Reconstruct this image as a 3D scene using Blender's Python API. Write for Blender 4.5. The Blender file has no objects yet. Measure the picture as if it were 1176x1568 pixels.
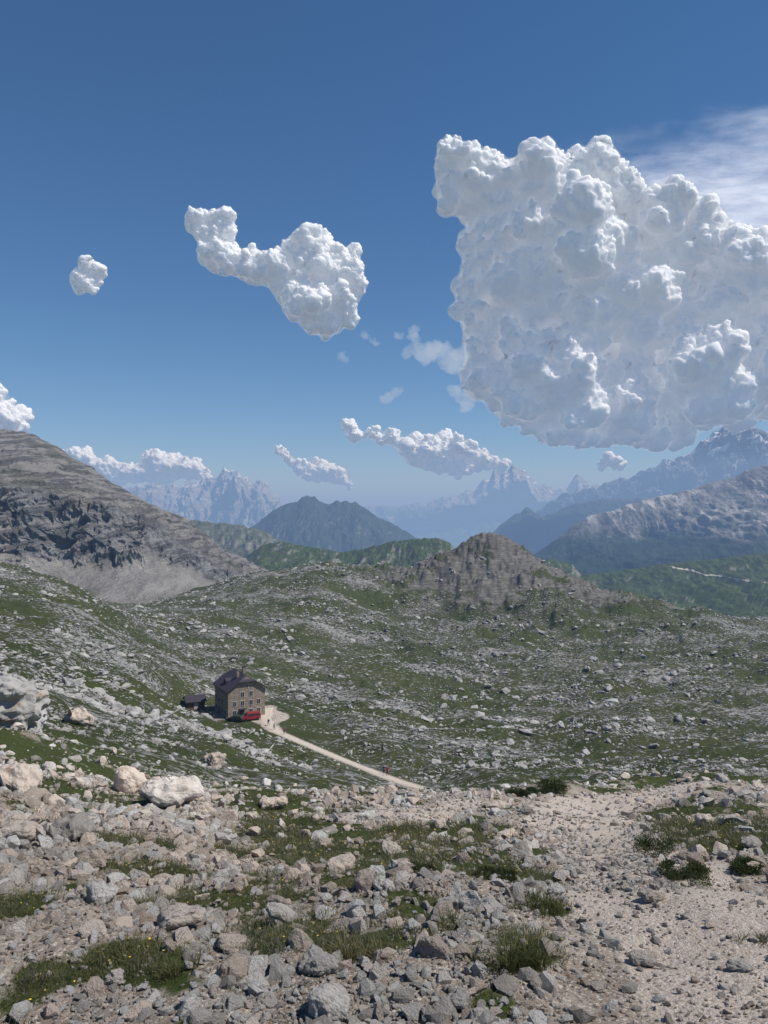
import bpy, bmesh, math, random, time
import numpy as np
from mathutils import Vector, Matrix, Euler, noise as mnoise
from mathutils.bvhtree import BVHTree
T0=time.time()
random.seed(7); rng=np.random.default_rng(7)
F=1141.0; CX=588.0; CY=784.0
scene=bpy.context.scene
ROOT=scene.collection
def P(px,py,Y): return np.array([(px-CX)/F*Y, Y, (CY-py)/F*Y])
# ------------------------------------------------------------------ noise
_perm=rng.permutation(256).astype(np.int64); _perm=np.concatenate([_perm,_perm,_perm])
_ga=rng.random(256)*2*np.pi; _g2=np.stack([np.cos(_ga),np.sin(_ga)],1)
_g3=rng.normal(size=(256,3)); _g3/=np.linalg.norm(_g3,axis=1)[:,None]
def _f(t): return t*t*t*(t*(t*6-15)+10)
def n2(x,y):
    x=np.asarray(x,float); y=np.asarray(y,float)
    x,y=np.broadcast_arrays(x,y)
    xi=np.floor(x).astype(np.int64); yi=np.floor(y).astype(np.int64)
    xf=x-xi; yf=y-yi; xi&=255; yi&=255
    u=_f(xf); v=_f(yf)
    def g(dx,dy):
        h=_perm[_perm[(xi+dx)&255]+((yi+dy)&255)]
        gg=_g2[h]; return gg[...,0]*(xf-dx)+gg[...,1]*(yf-dy)
    a=g(0,0)+(g(1,0)-g(0,0))*u; b=g(0,1)+(g(1,1)-g(0,1))*u
    return (a+(b-a)*v)*1.5
def n3(p):
    i=np.floor(p).astype(np.int64); f=p-i; i&=255
    w=_f(f); out=0
    for dx in (0,1):
        for dy in (0,1):
            for dz in (0,1):
                h=_perm[_perm[_perm[(i[:,0]+dx)&255]+((i[:,1]+dy)&255)]+((i[:,2]+dz)&255)]
                d=_g3[h]*(f-np.array([dx,dy,dz])); 
                ww=(w[:,0] if dx else 1-w[:,0])*(w[:,1] if dy else 1-w[:,1])*(w[:,2] if dz else 1-w[:,2])
                out=out+ww*d.sum(1)
    return out*1.5
def fbm2(x,y,o=4,g=0.5):
    s=0;a=1;t=0
    for k in range(o):
        s=s+a*n2(x*2**k+17.3*k,y*2**k+5.7*k); t+=a; a*=g
    return s/t*1.6
def ridged2(x,y,o=5,g=0.55):
    s=0;a=1;t=0
    for k in range(o):
        s=s+a*(1-2*np.abs(n2(x*2**k+11.3*k,y*2**k+3.7*k))); t+=a; a*=g
    return s/t
def sstep(a,b,x):
    t=np.clip((x-a)/(b-a),0,1); return t*t*(3-2*t)
# ------------------------------------------------------------------ terrain height
CP=[]
def row(Y,lst):
    for px,py in lst: CP.append((px,py,Y))
for Y,z in ((1.0,-1.6),(1.7,-1.63),(2.6,-1.76)):
    row(Y,[(px,CY-z/Y*F) for px in (-150,200,588,950,1330)])
row(4,[(-150,1392),(0,1388),(300,1385),(600,1380),(900,1385),(1330,1395)])
row(7,[(-150,1290),(0,1290),(300,1302),(600,1310),(900,1312),(1330,1315)])
row(12,[(-150,1225),(0,1228),(300,1252),(600,1264),(900,1264),(1330,1262)])
row(20,[(-150,1180),(0,1185),(250,1215),(600,1234),(900,1232),(1330,1225)])
row(33,[(-150,1125),(0,1130),(200,1180),(365,1205),(600,1222),(750,1217),(900,1208),(1330,1203)])
row(60,[(-150,1070),(0,1082),(200,1142),(365,1188),(600,1222),(900,1222),(1330,1222)])
row(95,[(-150,1025),(0,1035),(200,1102),(365,1160)])
row(112,[(660,1212)])
row(125,[(600,1198),(900,1200),(1330,1200)])
row(160,[(-150,960),(0,975),(200,1050),(480,1142)])
row(190,[(365,1092)])
row(210,[(600,1105),(900,1105),(1330,1105)])
row(250,[(-150,905),(0,915),(200,985),(400,1040)])
row(330,[(-150,855),(0,868),(100,895),(400,982)])
row(400,[(180,932),(600,985),(900,1003),(1330,1008)])
row(430,[(450,932)])
row(520,[(600,942)])
row(560,[(370,895),(500,887),(280,915)])
row(600,[(900,955),(1330,962)])
row(500,[(-150,890),(0,905),(100,935)])
row(640,[(600,908)])
row(700,[(750,938),(1000,946),(1330,952)])
row(800,[(0,945),(180,960),(400,915),(500,903)])
row(950,[(600,930),(900,960),(1330,966)])
row(1500,[(-150,975),(300,970),(588,965),(900,980),(1330,985)])
row(3000,[(-150,935),(588,930),(1330,930)])
row(9000,[(-150,850),(588,850),(1330,850)])
row(40000,[(-150,803),(588,803),(1330,803)])
cp=np.array(CP,float); cx=(cp[:,0]-CX)/F*cp[:,2]; cy=cp[:,2]; cz=(CY-cp[:,1])/F*cp[:,2]
cr=np.hypot(cx,cy); cu=np.arctan2(cx,cy)*4; cv=np.log(cr); cw=(cz+1.6)/cr
def _k(d2): return np.sqrt(d2+0.09)
A=_k((cu[:,None]-cu)**2+(cv[:,None]-cv)**2)
Pm=np.stack([np.ones_like(cu),cu,cv],1)
M=np.block([[A,Pm],[Pm.T,np.zeros((3,3))]])
sol=np.linalg.solve(M+1e-9*np.eye(len(M)),np.concatenate([cw,np.zeros(3)]))
def rbf(u,v):
    out=np.empty_like(u)
    for s in range(0,len(u),100000):
        a=u[s:s+100000];b=v[s:s+100000]
        K=_k((a[:,None]-cu)**2+(b[:,None]-cv)**2)
        out[s:s+100000]=K@sol[:-3]+sol[-3]+sol[-2]*a+sol[-1]*b
    return out
HUT=P(367,1091,190)
PATH=np.array([P(412,1082,195)[:2],P(405,1100,184)[:2],P(425,1122,172)[:2],P(470,1140,160)[:2],P(520,1158,148)[:2],P(570,1174,138)[:2],P(610,1190,128)[:2],P(645,1205,118)[:2],P(690,1220,104)[:2],P(740,1232,85)[:2],P(770,1240,62)[:2]])
def pdist(x,y,poly):
    d=np.full(x.shape,1e9)
    for a,b in zip(poly[:-1],poly[1:]):
        ab=b-a; t=np.clip(((x-a[0])*ab[0]+(y-a[1])*ab[1])/(ab@ab),0,1)
        d=np.minimum(d,np.hypot(x-a[0]-t*ab[0],y-a[1]-t*ab[1]))
    return d
KX,KY=P(748,820,600)[:2]
def H(x,y,parts=False):
    x=np.atleast_1d(np.asarray(x,float)).ravel(); y=np.atleast_1d(np.asarray(y,float)).ravel()
    r=np.maximum(np.hypot(x,y),0.3); az=np.arctan2(x,y)
    w=rbf(np.clip(az,-0.62,0.62)*4,np.log(r))
    back=0.12*np.minimum(1,200/r)
    wb=sstep(0.75,1.9,np.abs(az))
    z=(w*(1-wb)+back*wb)*r-1.6
    dp=pdist(x,y,PATH); dh=np.hypot(x-HUT[0],y-HUT[1])
    quiet=sstep(2,12,dp)*sstep(9,24,dh)
    n=0
    for L,A_ in ((90,3.2),(34,2.3),(13,1.2),(5,.5),(2.0,.16),(.8,.07),(.3,.022)):
        fade=sstep(L*0.8,L*4,r)
        if L<1.5: fade=fade*0+1; fade=fade*(r<90)
        elif L<3: fade=sstep(1.5,4,r)
        n=n+A_*fade*n2(x/L+L*3.1,y/L+L*1.7)
    rib=ridged2(x/26+.3*n2(x/9,y/9),y/14,3)
    n=n+sstep(60,140,r)*1.8*np.clip(rib,0,1)
    far=1-sstep(1200,3000,r)
    z=z+n*far*quiet
    dx=x-KX; dy=y-KY
    ux=np.where(dx<0,-dx/1.0,dx/1.22); uy=np.where(dy<0,-dy/1.7,dy/1.0)
    ang=np.arctan2(dy,dx)
    wob=1+.16*n2(x/30,y/30)+.10*n2(x/11,y/11)+.06*n2(x/4,y/4)+.05*np.sin(3*ang+1)
    d=np.hypot(ux,uy)*wob
    kh=np.interp(d,[0,10,17,22,29,44,64,88,118,165,220],[66,64,59,53,47,38,27,17,9,3,0])
    st=3.4; q=(kh+.20*dx-.06*dy+4.0*n2(x/26,y/26)+1.4*n2(x/6,y/6)); fr=q/st-np.floor(q/st)
    terr=(np.floor(q/st)+sstep(.3,.9,fr))*st-q
    km=sstep(5,36,kh)
    z=z+kh+km*(terr*.6+2.0*n2(x/6,y/6)+3.6*np.clip(ridged2(x/16,y/16,5,.6),0,1)+1.5*n2(x/2.2,y/2.2))
    ph=1-sstep(11,26,dh); z=z*(1-ph)+HUT[2]*ph
    if parts: return z,km,dp,dh
    return z
def hit(px,py,y0=1.2,y1=1500):
    Y=np.exp(np.linspace(math.log(y0),math.log(y1),2500)); X=(px-CX)/F*Y; Z=(CY-py)/F*Y
    h=H(X,Y); k=np.where(Z<=h)[0]
    i=k[0] if len(k) else len(Y)-1
    return np.array([X[i],Y[i],h[i]])
TRAIL=np.array([hit(1260,1590)[:2],hit(1150,1490)[:2],hit(1085,1420)[:2],hit(1010,1362)[:2],hit(945,1308)[:2],hit(885,1268)[:2],hit(880,1243)[:2],hit(930,1222)[:2],hit(1010,1212,y1=34)[:2]])
TRAIL2=np.array([hit(560,1258)[:2],hit(620,1248)[:2],hit(690,1238)[:2],hit(760,1230)[:2],hit(880,1240)[:2]])
LEDGE=np.array([P(-100,1010,110)[:2],P(0,1045,90)[:2],P(120,1065,105)[:2],P(220,1100,100)[:2],P(300,1135,100)[:2],P(360,1170,95)[:2]])
# ------------------------------------------------------------------ mesh helper
def grid_mesh(name,V,nu,nv,mat,wrap=False,smooth=True):
    me=bpy.data.meshes.new(name)
    i=np.arange(nu-(0 if wrap else 1)); j=np.arange(nv-1)
    I,J=np.meshgrid(i,j,indexing='ij'); I2=(I+1)%nu
    q=np.stack([I*nv+J,I2*nv+J,I2*nv+J+1,I*nv+J+1],-1).reshape(-1,4)
    a,b,c=V[q[:,0]],V[q[:,1]],V[q[:,3]]
    if np.mean(np.cross(b-a,c-a)[:,2]/(1e-9+np.linalg.norm(np.cross(b-a,c-a),axis=1)))<0: q=q[:,::-1]
    me.vertices.add(len(V)); me.vertices.foreach_set('co',V.astype(np.float32).ravel())
    me.loops.add(q.size); me.loops.foreach_set('vertex_index',q.ravel().astype(np.int32))
    me.polygons.add(len(q)); me.polygons.foreach_set('loop_start',np.arange(0,q.size,4,dtype=np.int32))
    me.update(calc_edges=True); me.validate()
    me.polygons.foreach_set('use_smooth',np.full(len(q),smooth))
    me.materials.append(mat)
    ob=bpy.data.objects.new(name,me); ROOT.objects.link(ob); return ob
# ------------------------------------------------------------------ material helper
class NT:
    def __init__(s,name):
        s.m=bpy.data.materials.new(name); s.m.use_nodes=True; s.t=s.m.node_tree; s.t.nodes.clear()
        s.out=s.t.nodes.new('ShaderNodeOutputMaterial')
    def n(s,typ,ins=None,**kw):
        nd=s.t.nodes.new(typ)
        for k,v in kw.items(): setattr(nd,k,v)
        for k,v in (ins or {}).items():
            if isinstance(v,bpy.types.NodeSocket): s.t.links.new(v,nd.inputs[k])
            else: nd.inputs[k].default_value=v
        return nd
    def pos(s): return s.n('ShaderNodeNewGeometry').outputs['Position']
    def noise(s,vec,scale,det=4,rough=.55,out='Fac'):
        return s.n('ShaderNodeTexNoise',{'Vector':vec,'Scale':scale,'Detail':det,'Roughness':rough}).outputs[out]
    def ramp(s,fac,a,b):
        return s.n('ShaderNodeMapRange',{'Value':fac,'From Min':a,'From Max':b,'To Min':0.0,'To Max':1.0}).outputs[0]
    def mix(s,f,a,b):
        nd=s.t.nodes.new('ShaderNodeMix'); nd.data_type='RGBA'
        for sock,v in ((nd.inputs[0],f),(nd.inputs[6],a),(nd.inputs[7],b)):
            if isinstance(v,bpy.types.NodeSocket): s.t.links.new(v,sock)
            elif isinstance(v,(tuple,list)): sock.default_value=(v[0],v[1],v[2],1)
            else: sock.default_value=v
        return nd.outputs[2]
    def math(s,op,a,b=0.0,c=None,clamp=False):
        nd=s.t.nodes.new('ShaderNodeMath'); nd.operation=op; nd.use_clamp=clamp
        for k,v in enumerate((a,b,c)):
            if v is None: continue
            if isinstance(v,bpy.types.NodeSocket): s.t.links.new(v,nd.inputs[k])
            else: nd.inputs[k].default_value=v
        return nd.outputs[0]
    def inv(s,a): return s.math('SUBTRACT',1.0,a)
    def sc(s,vec,x,y,z):
        return s.n('ShaderNodeVectorMath',{0:vec,1:(x,y,z)},operation='MULTIPLY').outputs[0]
    def bsdf(s,col,rough=.9,bump=None,bs=.5,bd=.1,spec=.2):
        b=s.n('ShaderNodeBsdfPrincipled',{'Roughness':rough,'Specular IOR Level':spec})
        if isinstance(col,bpy.types.NodeSocket): s.t.links.new(col,b.inputs['Base Color'])
        else: b.inputs['Base Color'].default_value=(*col,1)
        if bump is not None:
            bp=s.n('ShaderNodeBump',{'Strength':bs,'Distance':bd,'Height':bump}); s.t.links.new(bp.outputs[0],b.inputs['Normal'])
        s.t.links.new(b.outputs[0],s.out.inputs['Surface']); return b
def plain(name,col,rough=.7,spec=.3,nscale=3,amt=.25,metal=0):
    m=NT(name); tc=m.n('ShaderNodeTexCoord').outputs['Object']
    nz=m.noise(tc,nscale,5); c=m.mix(nz,tuple(c*(1-amt) for c in col),tuple(min(1,c*(1+amt)) for c in col))
    b=m.bsdf(c,rough,spec=spec); b.inputs['Metallic'].default_value=metal; return m.m
def ground_material():
    m=NT('alpine_ground'); p=m.pos()
    at=m.n('ShaderNodeAttribute',attribute_name='mask'); sp=m.n('ShaderNodeSeparateColor',{0:at.outputs['Color']})
    R,G,B=sp.outputs
    cam_r=m.n('ShaderNodeVectorMath',{0:p},operation='LENGTH').outputs['Value']  # distance from world origin
    nearf=m.inv(m.ramp(cam_r,25,60))
    g1=m.mix(m.ramp(m.noise(p,.03,6,.6),.38,.62),(.034,.054,.013),(.074,.086,.026))
    g2=m.mix(m.ramp(m.noise(p,.5,5),.4,.65),g1,(.027,.042,.011))
    g3=m.mix(m.ramp(m.noise(p,14,3),.45,.7),g2,(.095,.093,.04))
    rk=m.mix(m.noise(p,1.3,6),(.17,.168,.16),(.44,.435,.42))
    v1=m.noise(m.sc(p,.5,1.0,1.2),1.3,5,.75)
    dens=m.noise(m.sc(p,.7,1.2,1),.03,4,.6)
    dens2=m.noise(m.sc(p,.6,1.3,1),.16,3,.6)
    thr=m.math('ADD',m.math('MULTIPLY_ADD',dens,-.56,.942),m.math('MULTIPLY',dens2,-.24))
    fl=m.ramp(m.math('SUBTRACT',v1,thr),-.01,.04)
    fl=m.math('MULTIPLY',fl,m.inv(nearf))
    beds=m.noise(m.sc(p,.25,.25,2.6),.42,6,.75)
    blot=m.noise(p,.13,6,.7)
    fl=m.math('MAXIMUM',fl,m.ramp(m.math('ADD',m.math('MULTIPLY',B,.60),m.math('SUBTRACT',blot,.5)),.22,.32))
    rk2=m.mix(m.ramp(beds,.42,.66),m.mix(m.noise(p,.5,5),(.07,.065,.056),(.13,.12,.105)),m.mix(m.noise(p,.9,5,.7),(.14,.135,.12),(.29,.28,.26)))
    nat=m.mix(fl,g3,m.mix(m.ramp(B,0.1,.4),rk,rk2))
    soil=m.mix(m.ramp(m.noise(p,2.2,8,.65),.35,.65),(.20,.155,.118),(.43,.37,.31))
    soil2=m.mix(m.ramp(m.noise(p,55,3,.6),.52,.62),soil,(.56,.51,.455))
    soil3=m.mix(m.ramp(m.noise(p,28,4,.7),.55,.70),soil2,(.10,.078,.06))
    trc=m.mix(m.noise(p,1.8,8,.65),(.40,.33,.27),(.59,.515,.44))
    trc=m.mix(m.ramp(m.noise(p,70,3,.6),.50,.62),trc,(.62,.565,.51)); trc=m.mix(m.ramp(m.noise(p,38,3,.7),.55,.69),trc,(.21,.165,.13))
    ng=m.mix(m.inv(m.ramp(m.math('ADD',R,m.math('MULTIPLY_ADD',m.noise(p,6,4),.8,-.4)),.34,.5)),nat,soil3)
    nat2=m.mix(nearf,nat,ng)
    nat3=m.mix(m.ramp(m.math('ADD',G,m.math('MULTIPLY_ADD',m.noise(p,2.2,5),.6,-.3)),.4,.6),nat2,trc)
    h=m.math('ADD',m.math('MULTIPLY',m.noise(p,5,8,.75),.7),m.math('MULTIPLY',m.noise(p,45,3,.6),.2))
    hb=m.math('ADD',m.math('MULTIPLY',h,nearf),m.math('MULTIPLY',m.math('ADD',m.noise(p,.8,6,.75),m.math('MULTIPLY',fl,.3)),m.math('MULTIPLY',m.inv(nearf),8.0)))
    m.bsdf(nat3,.95,hb,.9,.12,.1)
    return m.m
GM=ground_material()
rr=np.concatenate([[0.02,.3],np.exp(np.linspace(math.log(.7),math.log(1200),960)),np.exp(np.linspace(math.log(1230),math.log(38000),110))])
aa=np.concatenate([np.linspace(-.60,.60,820),np.linspace(.60,2*math.pi-.60,122)[1:-1]])
AA,RR=np.meshgrid(aa,rr,indexing='ij'); X=(RR*np.sin(AA)).ravel(); Y=(RR*np.cos(AA)).ravel()
Z,KM,DP,DH=H(X,Y,True)
V=np.stack([X,Y,Z],1)
ter=grid_mesh('ground',V,len(aa),len(rr),GM,wrap=True)
print('terrain',time.time()-T0)
def patch(px,py,wx,wy):
    c=hit(px,py); a=hit(px,min(py+wy,1560)); b=hit(px,py-wy,y1=60)
    lr=math.log(np.hypot(*c[:2])); dl=max(.05,abs(math.log(np.hypot(*b[:2]))-math.log(np.hypot(*a[:2])))/2)
    return (math.atan2(c[0],c[1]),lr,wx/F,min(dl,.9))
GP=[patch(*q) for q in [(600,1300,180,46),(480,1275,110,34),(720,1325,90,26),(1010,1245,120,16),(1100,1262,90,22),(1010,1300,45,16),(1060,1330,50,14),
  (560,1440,110,20),(790,1450,50,30),(420,1440,70,12),(220,1470,80,20),(300,1390,90,12),(60,1500,45,12),(20,1385,50,16),(240,1335,80,14),(110,1225,100,14),
  (60,1170,100,16),(250,1180,100,16),(360,1205,90,14),(420,1235,90,14),(1170,1440,28,12),(640,1390,70,12),(1100,1360,34,7),(690,1262,60,8),(850,1390,60,12),(180,1290,60,10)]]
def field(x,y,L):
    az=np.arctan2(x,y); lr=np.log(np.maximum(np.hypot(x,y),.5)); m=np.zeros_like(x)
    for a,l,wa,wl in L: m=np.maximum(m,np.exp(-(((az-a)/wa)**2+((lr-l)/wl)**2)))
    return m
def grassmask(x,y):
    r=np.hypot(x,y)
    g=field(x,y,GP)*.92+.46*fbm2(x/1.3,y/1.3,3)+.40*fbm2(x/(.3+r*.02),y/(.3+r*.02),3)
    wv=.3*n2(x/.9,y/.9)+.12*n2(x/.3,y/.3)
    d1=pdist(x,y,TRAIL)+wv*np.minimum(1,r/5); hw=np.clip(.42+.042*r,.4,1.5)
    t=np.maximum(1-sstep(hw*.65,hw*1.25,d1),.95*(1-sstep(.5,1.2,pdist(x,y,TRAIL2)+wv)))
    g=g-1.2*t
    g=g+sstep(24,48,r)*.9*(1-t)+.17
    return np.clip(g,0,1),t
nm=len(V); g,t=grassmask(X,Y)
col=np.zeros((nm,4),np.float32); col[:,3]=1; col[:,0]=g
col[:,1]=np.maximum(np.clip(1.1-DP/3.4,0,1)+ (1-sstep(4,6.5,np.hypot(X-(HUT[0]+8),Y-(HUT[1]-4))))*.9,t*(np.hypot(X,Y)<60))
kb=KM*np.clip(.85+1.0*fbm2(X/30,Y/30,5,.6),0.05,1.1)
col[:,2]=np.clip(kb,0,1)
ca=ter.data.color_attributes.new('mask','FLOAT_COLOR','POINT'); ca.data.foreach_set('color',np.clip(col,0,1).ravel())
def gravel_mat():
    m=NT('path_gravel'); p=m.pos(); c=m.mix(m.noise(p,.9,6),(.42,.37,.31),(.60,.53,.45))
    c=m.mix(m.ramp(m.noise(p,6,3),.5,.75),c,(.30,.25,.2)); m.bsdf(c,.95,m.noise(p,8,4),.5,.05,.1); return m.m
GV=gravel_mat()
def strip(name,poly,w,off):
    seg=np.concatenate([[0],np.cumsum(np.hypot(*np.diff(poly,axis=0).T))]); s=np.arange(0,seg[-1],.7)
    cxs=np.interp(s,seg,poly[:,0]); cys=np.interp(s,seg,poly[:,1])
    k=np.hanning(15);k/=k.sum(); pad=7
    cxs=np.convolve(np.pad(cxs,pad,'edge'),k,'valid'); cys=np.convolve(np.pad(cys,pad,'edge'),k,'valid')
    tx=np.gradient(cxs);ty=np.gradient(cys);l=np.hypot(tx,ty);nx=-ty/l;ny=tx/l
    nv=9; ww=w*(1+.35*n2(s/6,s*0+3.3))
    VV=np.zeros((len(s),nv,3))
    for j in range(nv):
        e=(j/(nv-1)-.5)*ww*(1+(.25*n2(s/1.7,s*0+j) if j in(0,nv-1) else 0))
        VV[:,j,0]=cxs+nx*e;VV[:,j,1]=cys+ny*e
    z=H(VV[...,0],VV[...,1]).reshape(len(s),nv)+off; z[:,0]-=off*1.6; z[:,-1]-=off*1.6; VV[...,2]=z
    return grid_mesh(name,VV.reshape(-1,3),len(s),nv,GV)
strip('gravel_path',PATH,3.0,.10)
# ------------------------------------------------------------------ mountains
def mountain_mat(name,rock1,rock2,green,zg,zb,scale,streak=None,snow=0,slope=(.5,.8),gmix=1.0,snowz=(0,0),strata=3.0,bump=.06,zn=1.0):
    m=NT(name); p=m.pos(); s=1/scale
    z=m.n('ShaderNodeSeparateXYZ',{0:p}).outputs[2]; nz=m.n('ShaderNodeSeparateXYZ',{0:m.n('ShaderNodeNewGeometry').outputs['Normal']}).outputs[2]
    a=m.noise(p,s*.6,7,.65); b=m.noise(m.sc(p,.35,.35,strata),s*2.2,6,.7)
    c=m.mix(m.ramp(a,.35,.65),rock1,rock2); c=m.mix(m.math('MULTIPLY',m.ramp(b,.45,.65),.6),c,tuple(v*.55 for v in rock1))
    c=m.mix(m.math('MULTIPLY',m.ramp(m.noise(p,s*9,4,.7),.5,.75),.5),c,tuple(min(1,v*1.25) for v in rock2))
    if streak:
        st=m.noise(m.sc(p,1,.22,.15),s*6,6,.65)
        st2=m.ramp(m.noise(p,s*.9,4),.42,.58)
        c=m.mix(m.math('MULTIPLY',m.ramp(st,.50,.57),st2),c,streak)
        st3=m.noise(m.sc(p,1,.3,.2),s*4.3,6,.7)
        c=m.mix(m.math('MULTIPLY',m.ramp(st3,.52,.60),.7),c,tuple(v*.6 for v in rock1))
    gz=m.inv(m.ramp(m.math('ADD',z,m.math('MULTIPLY_ADD',m.noise(m.sc(p,1,.4,.4),s*1.8,8,.7),zb*5*zn,-zb*2.5*zn)),zg-zb,zg+zb))
    sl=m.ramp(m.math('ADD',nz,m.math('MULTIPLY_ADD',m.noise(p,s*4,4),.5,-.25)),slope[0],slope[1])
    gc=m.mix(m.ramp(m.noise(p,s*1.7,6,.65),.4,.62),green,tuple(v*1.6 for v in green))
    gf=m.math('MULTIPLY',m.math('MULTIPLY',gz,sl),gmix)
    c=m.mix(gf,c,gc)
    if snow:
        sn=m.math('MULTIPLY',m.ramp(m.noise(m.sc(p,1,1,1.6),s*2.6,4,.5),.62-snow,.64-snow),m.ramp(z,snowz[0],snowz[1]))
        c=m.mix(sn,c,(.8,.82,.85))
    m.bsdf(c,.95,m.math('ADD',m.noise(p,s*5,7,.75),b),1.0,scale*bump,.05)
    return m.m
def cliff_mat():
    m=NT('limestone_cliff'); p=m.pos(); zo=m.n('ShaderNodeAttribute',attribute_name='zone').outputs['Fac']
    zz=m.math('ADD',zo,m.math('MULTIPLY_ADD',m.noise(p,.018,6,.65),.8,-.4))
    dip=m.n('ShaderNodeVectorRotate',{'Vector':p,'Axis':(0,1,0),'Angle':.32}).outputs[0]
    vert=m.noise(m.sc(p,1,1,.25),.07,8,.72); bed=m.noise(m.sc(dip,.08,.08,1.0),.12,6,.62); fine=m.noise(p,.35,7,.75)
    cl=m.mix(m.ramp(vert,.36,.58),(.14,.14,.142),(.40,.395,.38)); cl=m.mix(m.math('MULTIPLY',m.ramp(bed,.50,.56),.75),cl,(.11,.11,.107))
    cl=m.mix(m.math('MULTIPLY',m.ramp(m.noise(p,.03,4),.52,.7),.45),cl,(.37,.30,.24))
    up=m.mix(m.ramp(bed,.45,.53),(.15,.14,.127),(.38,.355,.32)); up=m.mix(m.math('MULTIPLY',m.ramp(m.noise(m.sc(dip,.3,.3,1),.04,7,.7),.50,.60),.65),up,(.10,.105,.052))
    up=m.mix(m.ramp(fine,.52,.72),up,(.44,.42,.39))
    sc_=m.mix(m.ramp(m.noise(m.sc(p,1,.3,.3),.05,6,.65),.4,.62),(.33,.31,.28),(.52,.49,.45)); sc_=m.mix(m.ramp(m.noise(p,.5,4,.7),.54,.72),sc_,(.25,.235,.21))
    lowg=m.math('MULTIPLY',m.inv(m.ramp(zz,.25,.55)),m.ramp(m.noise(p,.02,5,.6),.42,.57)); sc_=m.mix(lowg,sc_,(.06,.07,.028))
    c=m.mix(m.ramp(zz,.85,1.02),sc_,cl); c=m.mix(m.ramp(zz,1.9,2.3),c,up)
    m.bsdf(c,.95,m.math('ADD',m.math('MULTIPLY',vert,1.6),m.math('ADD',m.math('MULTIPLY',bed,1.5),m.math('MULTIPLY',fine,.5))),1.0,9.0,.05); return m.m
def sections(name,cols,nu,nv,mat,amp,L,hf=0,ridge_keep=.35,k_ridge=None,cliff=False,d2w=.35):
    px=np.array([c[0] for c in cols],float); K=len(cols[0][1])
    arr=np.array([[ [ (c[0]-CX)/F*y, y, (CY-q)/F*y] for y,q in c[1]] for c in cols])
    u=np.linspace(px[0],px[-1],nu); kk=np.linspace(0,K-1,nv)
    S=np.zeros((nu,K,3))
    for k in range(K):
        for a in range(3): S[:,k,a]=np.interp(u,px,arr[:,k,a])
    i0=np.minimum(kk.astype(int),K-2); t=kk-i0
    VV=S[:,i0]*(1-t)[None,:,None]+S[:,i0+1]*t[None,:,None]
    for _ in range(3):
        pd=np.pad(VV,((0,0),(1,1),(0,0)),'edge'); VV=.25*pd[:,:-2]+.5*pd[:,1:-1]+.25*pd[:,2:]
    kr=K-2 if k_ridge is None else k_ridge
    env=ridge_keep+(1-ridge_keep)*np.clip(np.abs(kk-kr)/1.0,0,1); env=env*np.clip(kk/.35,0,1)
    x=VV[...,0];y=VV[...,1];z=VV[...,2]
    xw=x+L*.35*n2(x/L*.9,y/L*.5)
    d=ridged2(xw/L,(y+z*.3)/(L*3.2),6,.55)
    d2=fbm2(x/L*3.1+5,(y+z)/L*1.6,5,.6)
    hgt=amp*env[None,:]*(d-.25)+amp*d2w*env[None,:]*d2
    if hf: hgt=hgt+hf*ridged2(x/(L*.16),(y+z)/(L*.5),4,.6)*np.clip(kk/.6,0,1)[None,:]
    if cliff:
        scr=1-sstep(.75,1.05,kk); up=sstep(1.9,2.4,kk); cf=(1-scr)*(1-up)
        hgt=hgt*(.25*scr+.9*up+1.0*cf)[None,:]
        xx=x+10*n2(x/40,z/15)+4*n2(x/12,z/6)
        g_=20*ridged2(xx/44,z/70,5,.65)+6*ridged2(xx/11,z/17,4,.6)
        q=z-.33*x+9*n2(x/60,y/60)+3*n2(x/17,z/17); st=13.0; fr=q/st-np.floor(q/st); ter_=(np.floor(q/st)+sstep(.3,.7,fr))*st-q
        VV[...,1]-=(g_*cf[None,:]); VV[...,1]+=ter_*(.9*cf+1.5*up)[None,:]; VV[...,2]+=ter_*(.6*up)[None,:]*np.clip((4-kk)/.6,0,1)[None,:]
    VV[...,2]+=hgt*.8; VV[...,1]-=hgt*.9*(kk<kr+.2)[None,:]
    o=grid_mesh(name,VV.reshape(-1,3),nu,nv,mat)
    a=o.data.attributes.new('zone','FLOAT','POINT'); a.data.foreach_set('value',np.tile(kk,nu).astype(np.float32)); return o
def auto(sky,Y,base,front=.72,back=1.2):
    return [(px,[(Y*front,base),(Y*(front+.12),base-(base-py)*.35),(Y*(.93),base-(base-py)*.72),(Y,py),(Y*back,base)]) for px,py in sky]
sections('rocky_mountain',[
 (-500,[(420,980),(600,900),(650,745),(800,690),(1000,600),(1500,700)]),
 (-120,[(470,960),(620,865),(680,745),(800,725),(1080,645),(1500,750)]),
 (0,[(520,955),(650,856),(690,755),(830,738),(1100,658),(1500,760)]),
 (50,[(530,955),(660,858),(705,760),(840,740),(1100,666),(1500,770)]),
 (85,[(540,955),(670,862),(715,766),(850,746),(1110,682),(1500,775)]),
 (110,[(545,955),(680,864),(725,772),(860,752),(1120,702),(1500,780)]),
 (140,[(550,955),(690,860),(735,777),(870,760),(1125,716),(1500,790)]),
 (170,[(560,955),(700,862),(745,783),(880,768),(1130,740),(1500,800)]),
 (225,[(580,955),(720,850),(770,800),(900,789),(1150,770),(1500,830)]),
 (290,[(600,955),(760,862),(820,836),(940,818),(1180,799),(1500,850)]),
 (345,[(620,955),(800,898),(880,878),(980,860),(1200,842),(1500,880)]),
 (430,[(640,960),(850,935),(900,915),(1000,900),(1250,885),(1500,920)])],950,420,cliff_mat(),20,75,hf=3,ridge_keep=.3,k_ridge=4,cliff=True)
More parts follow.
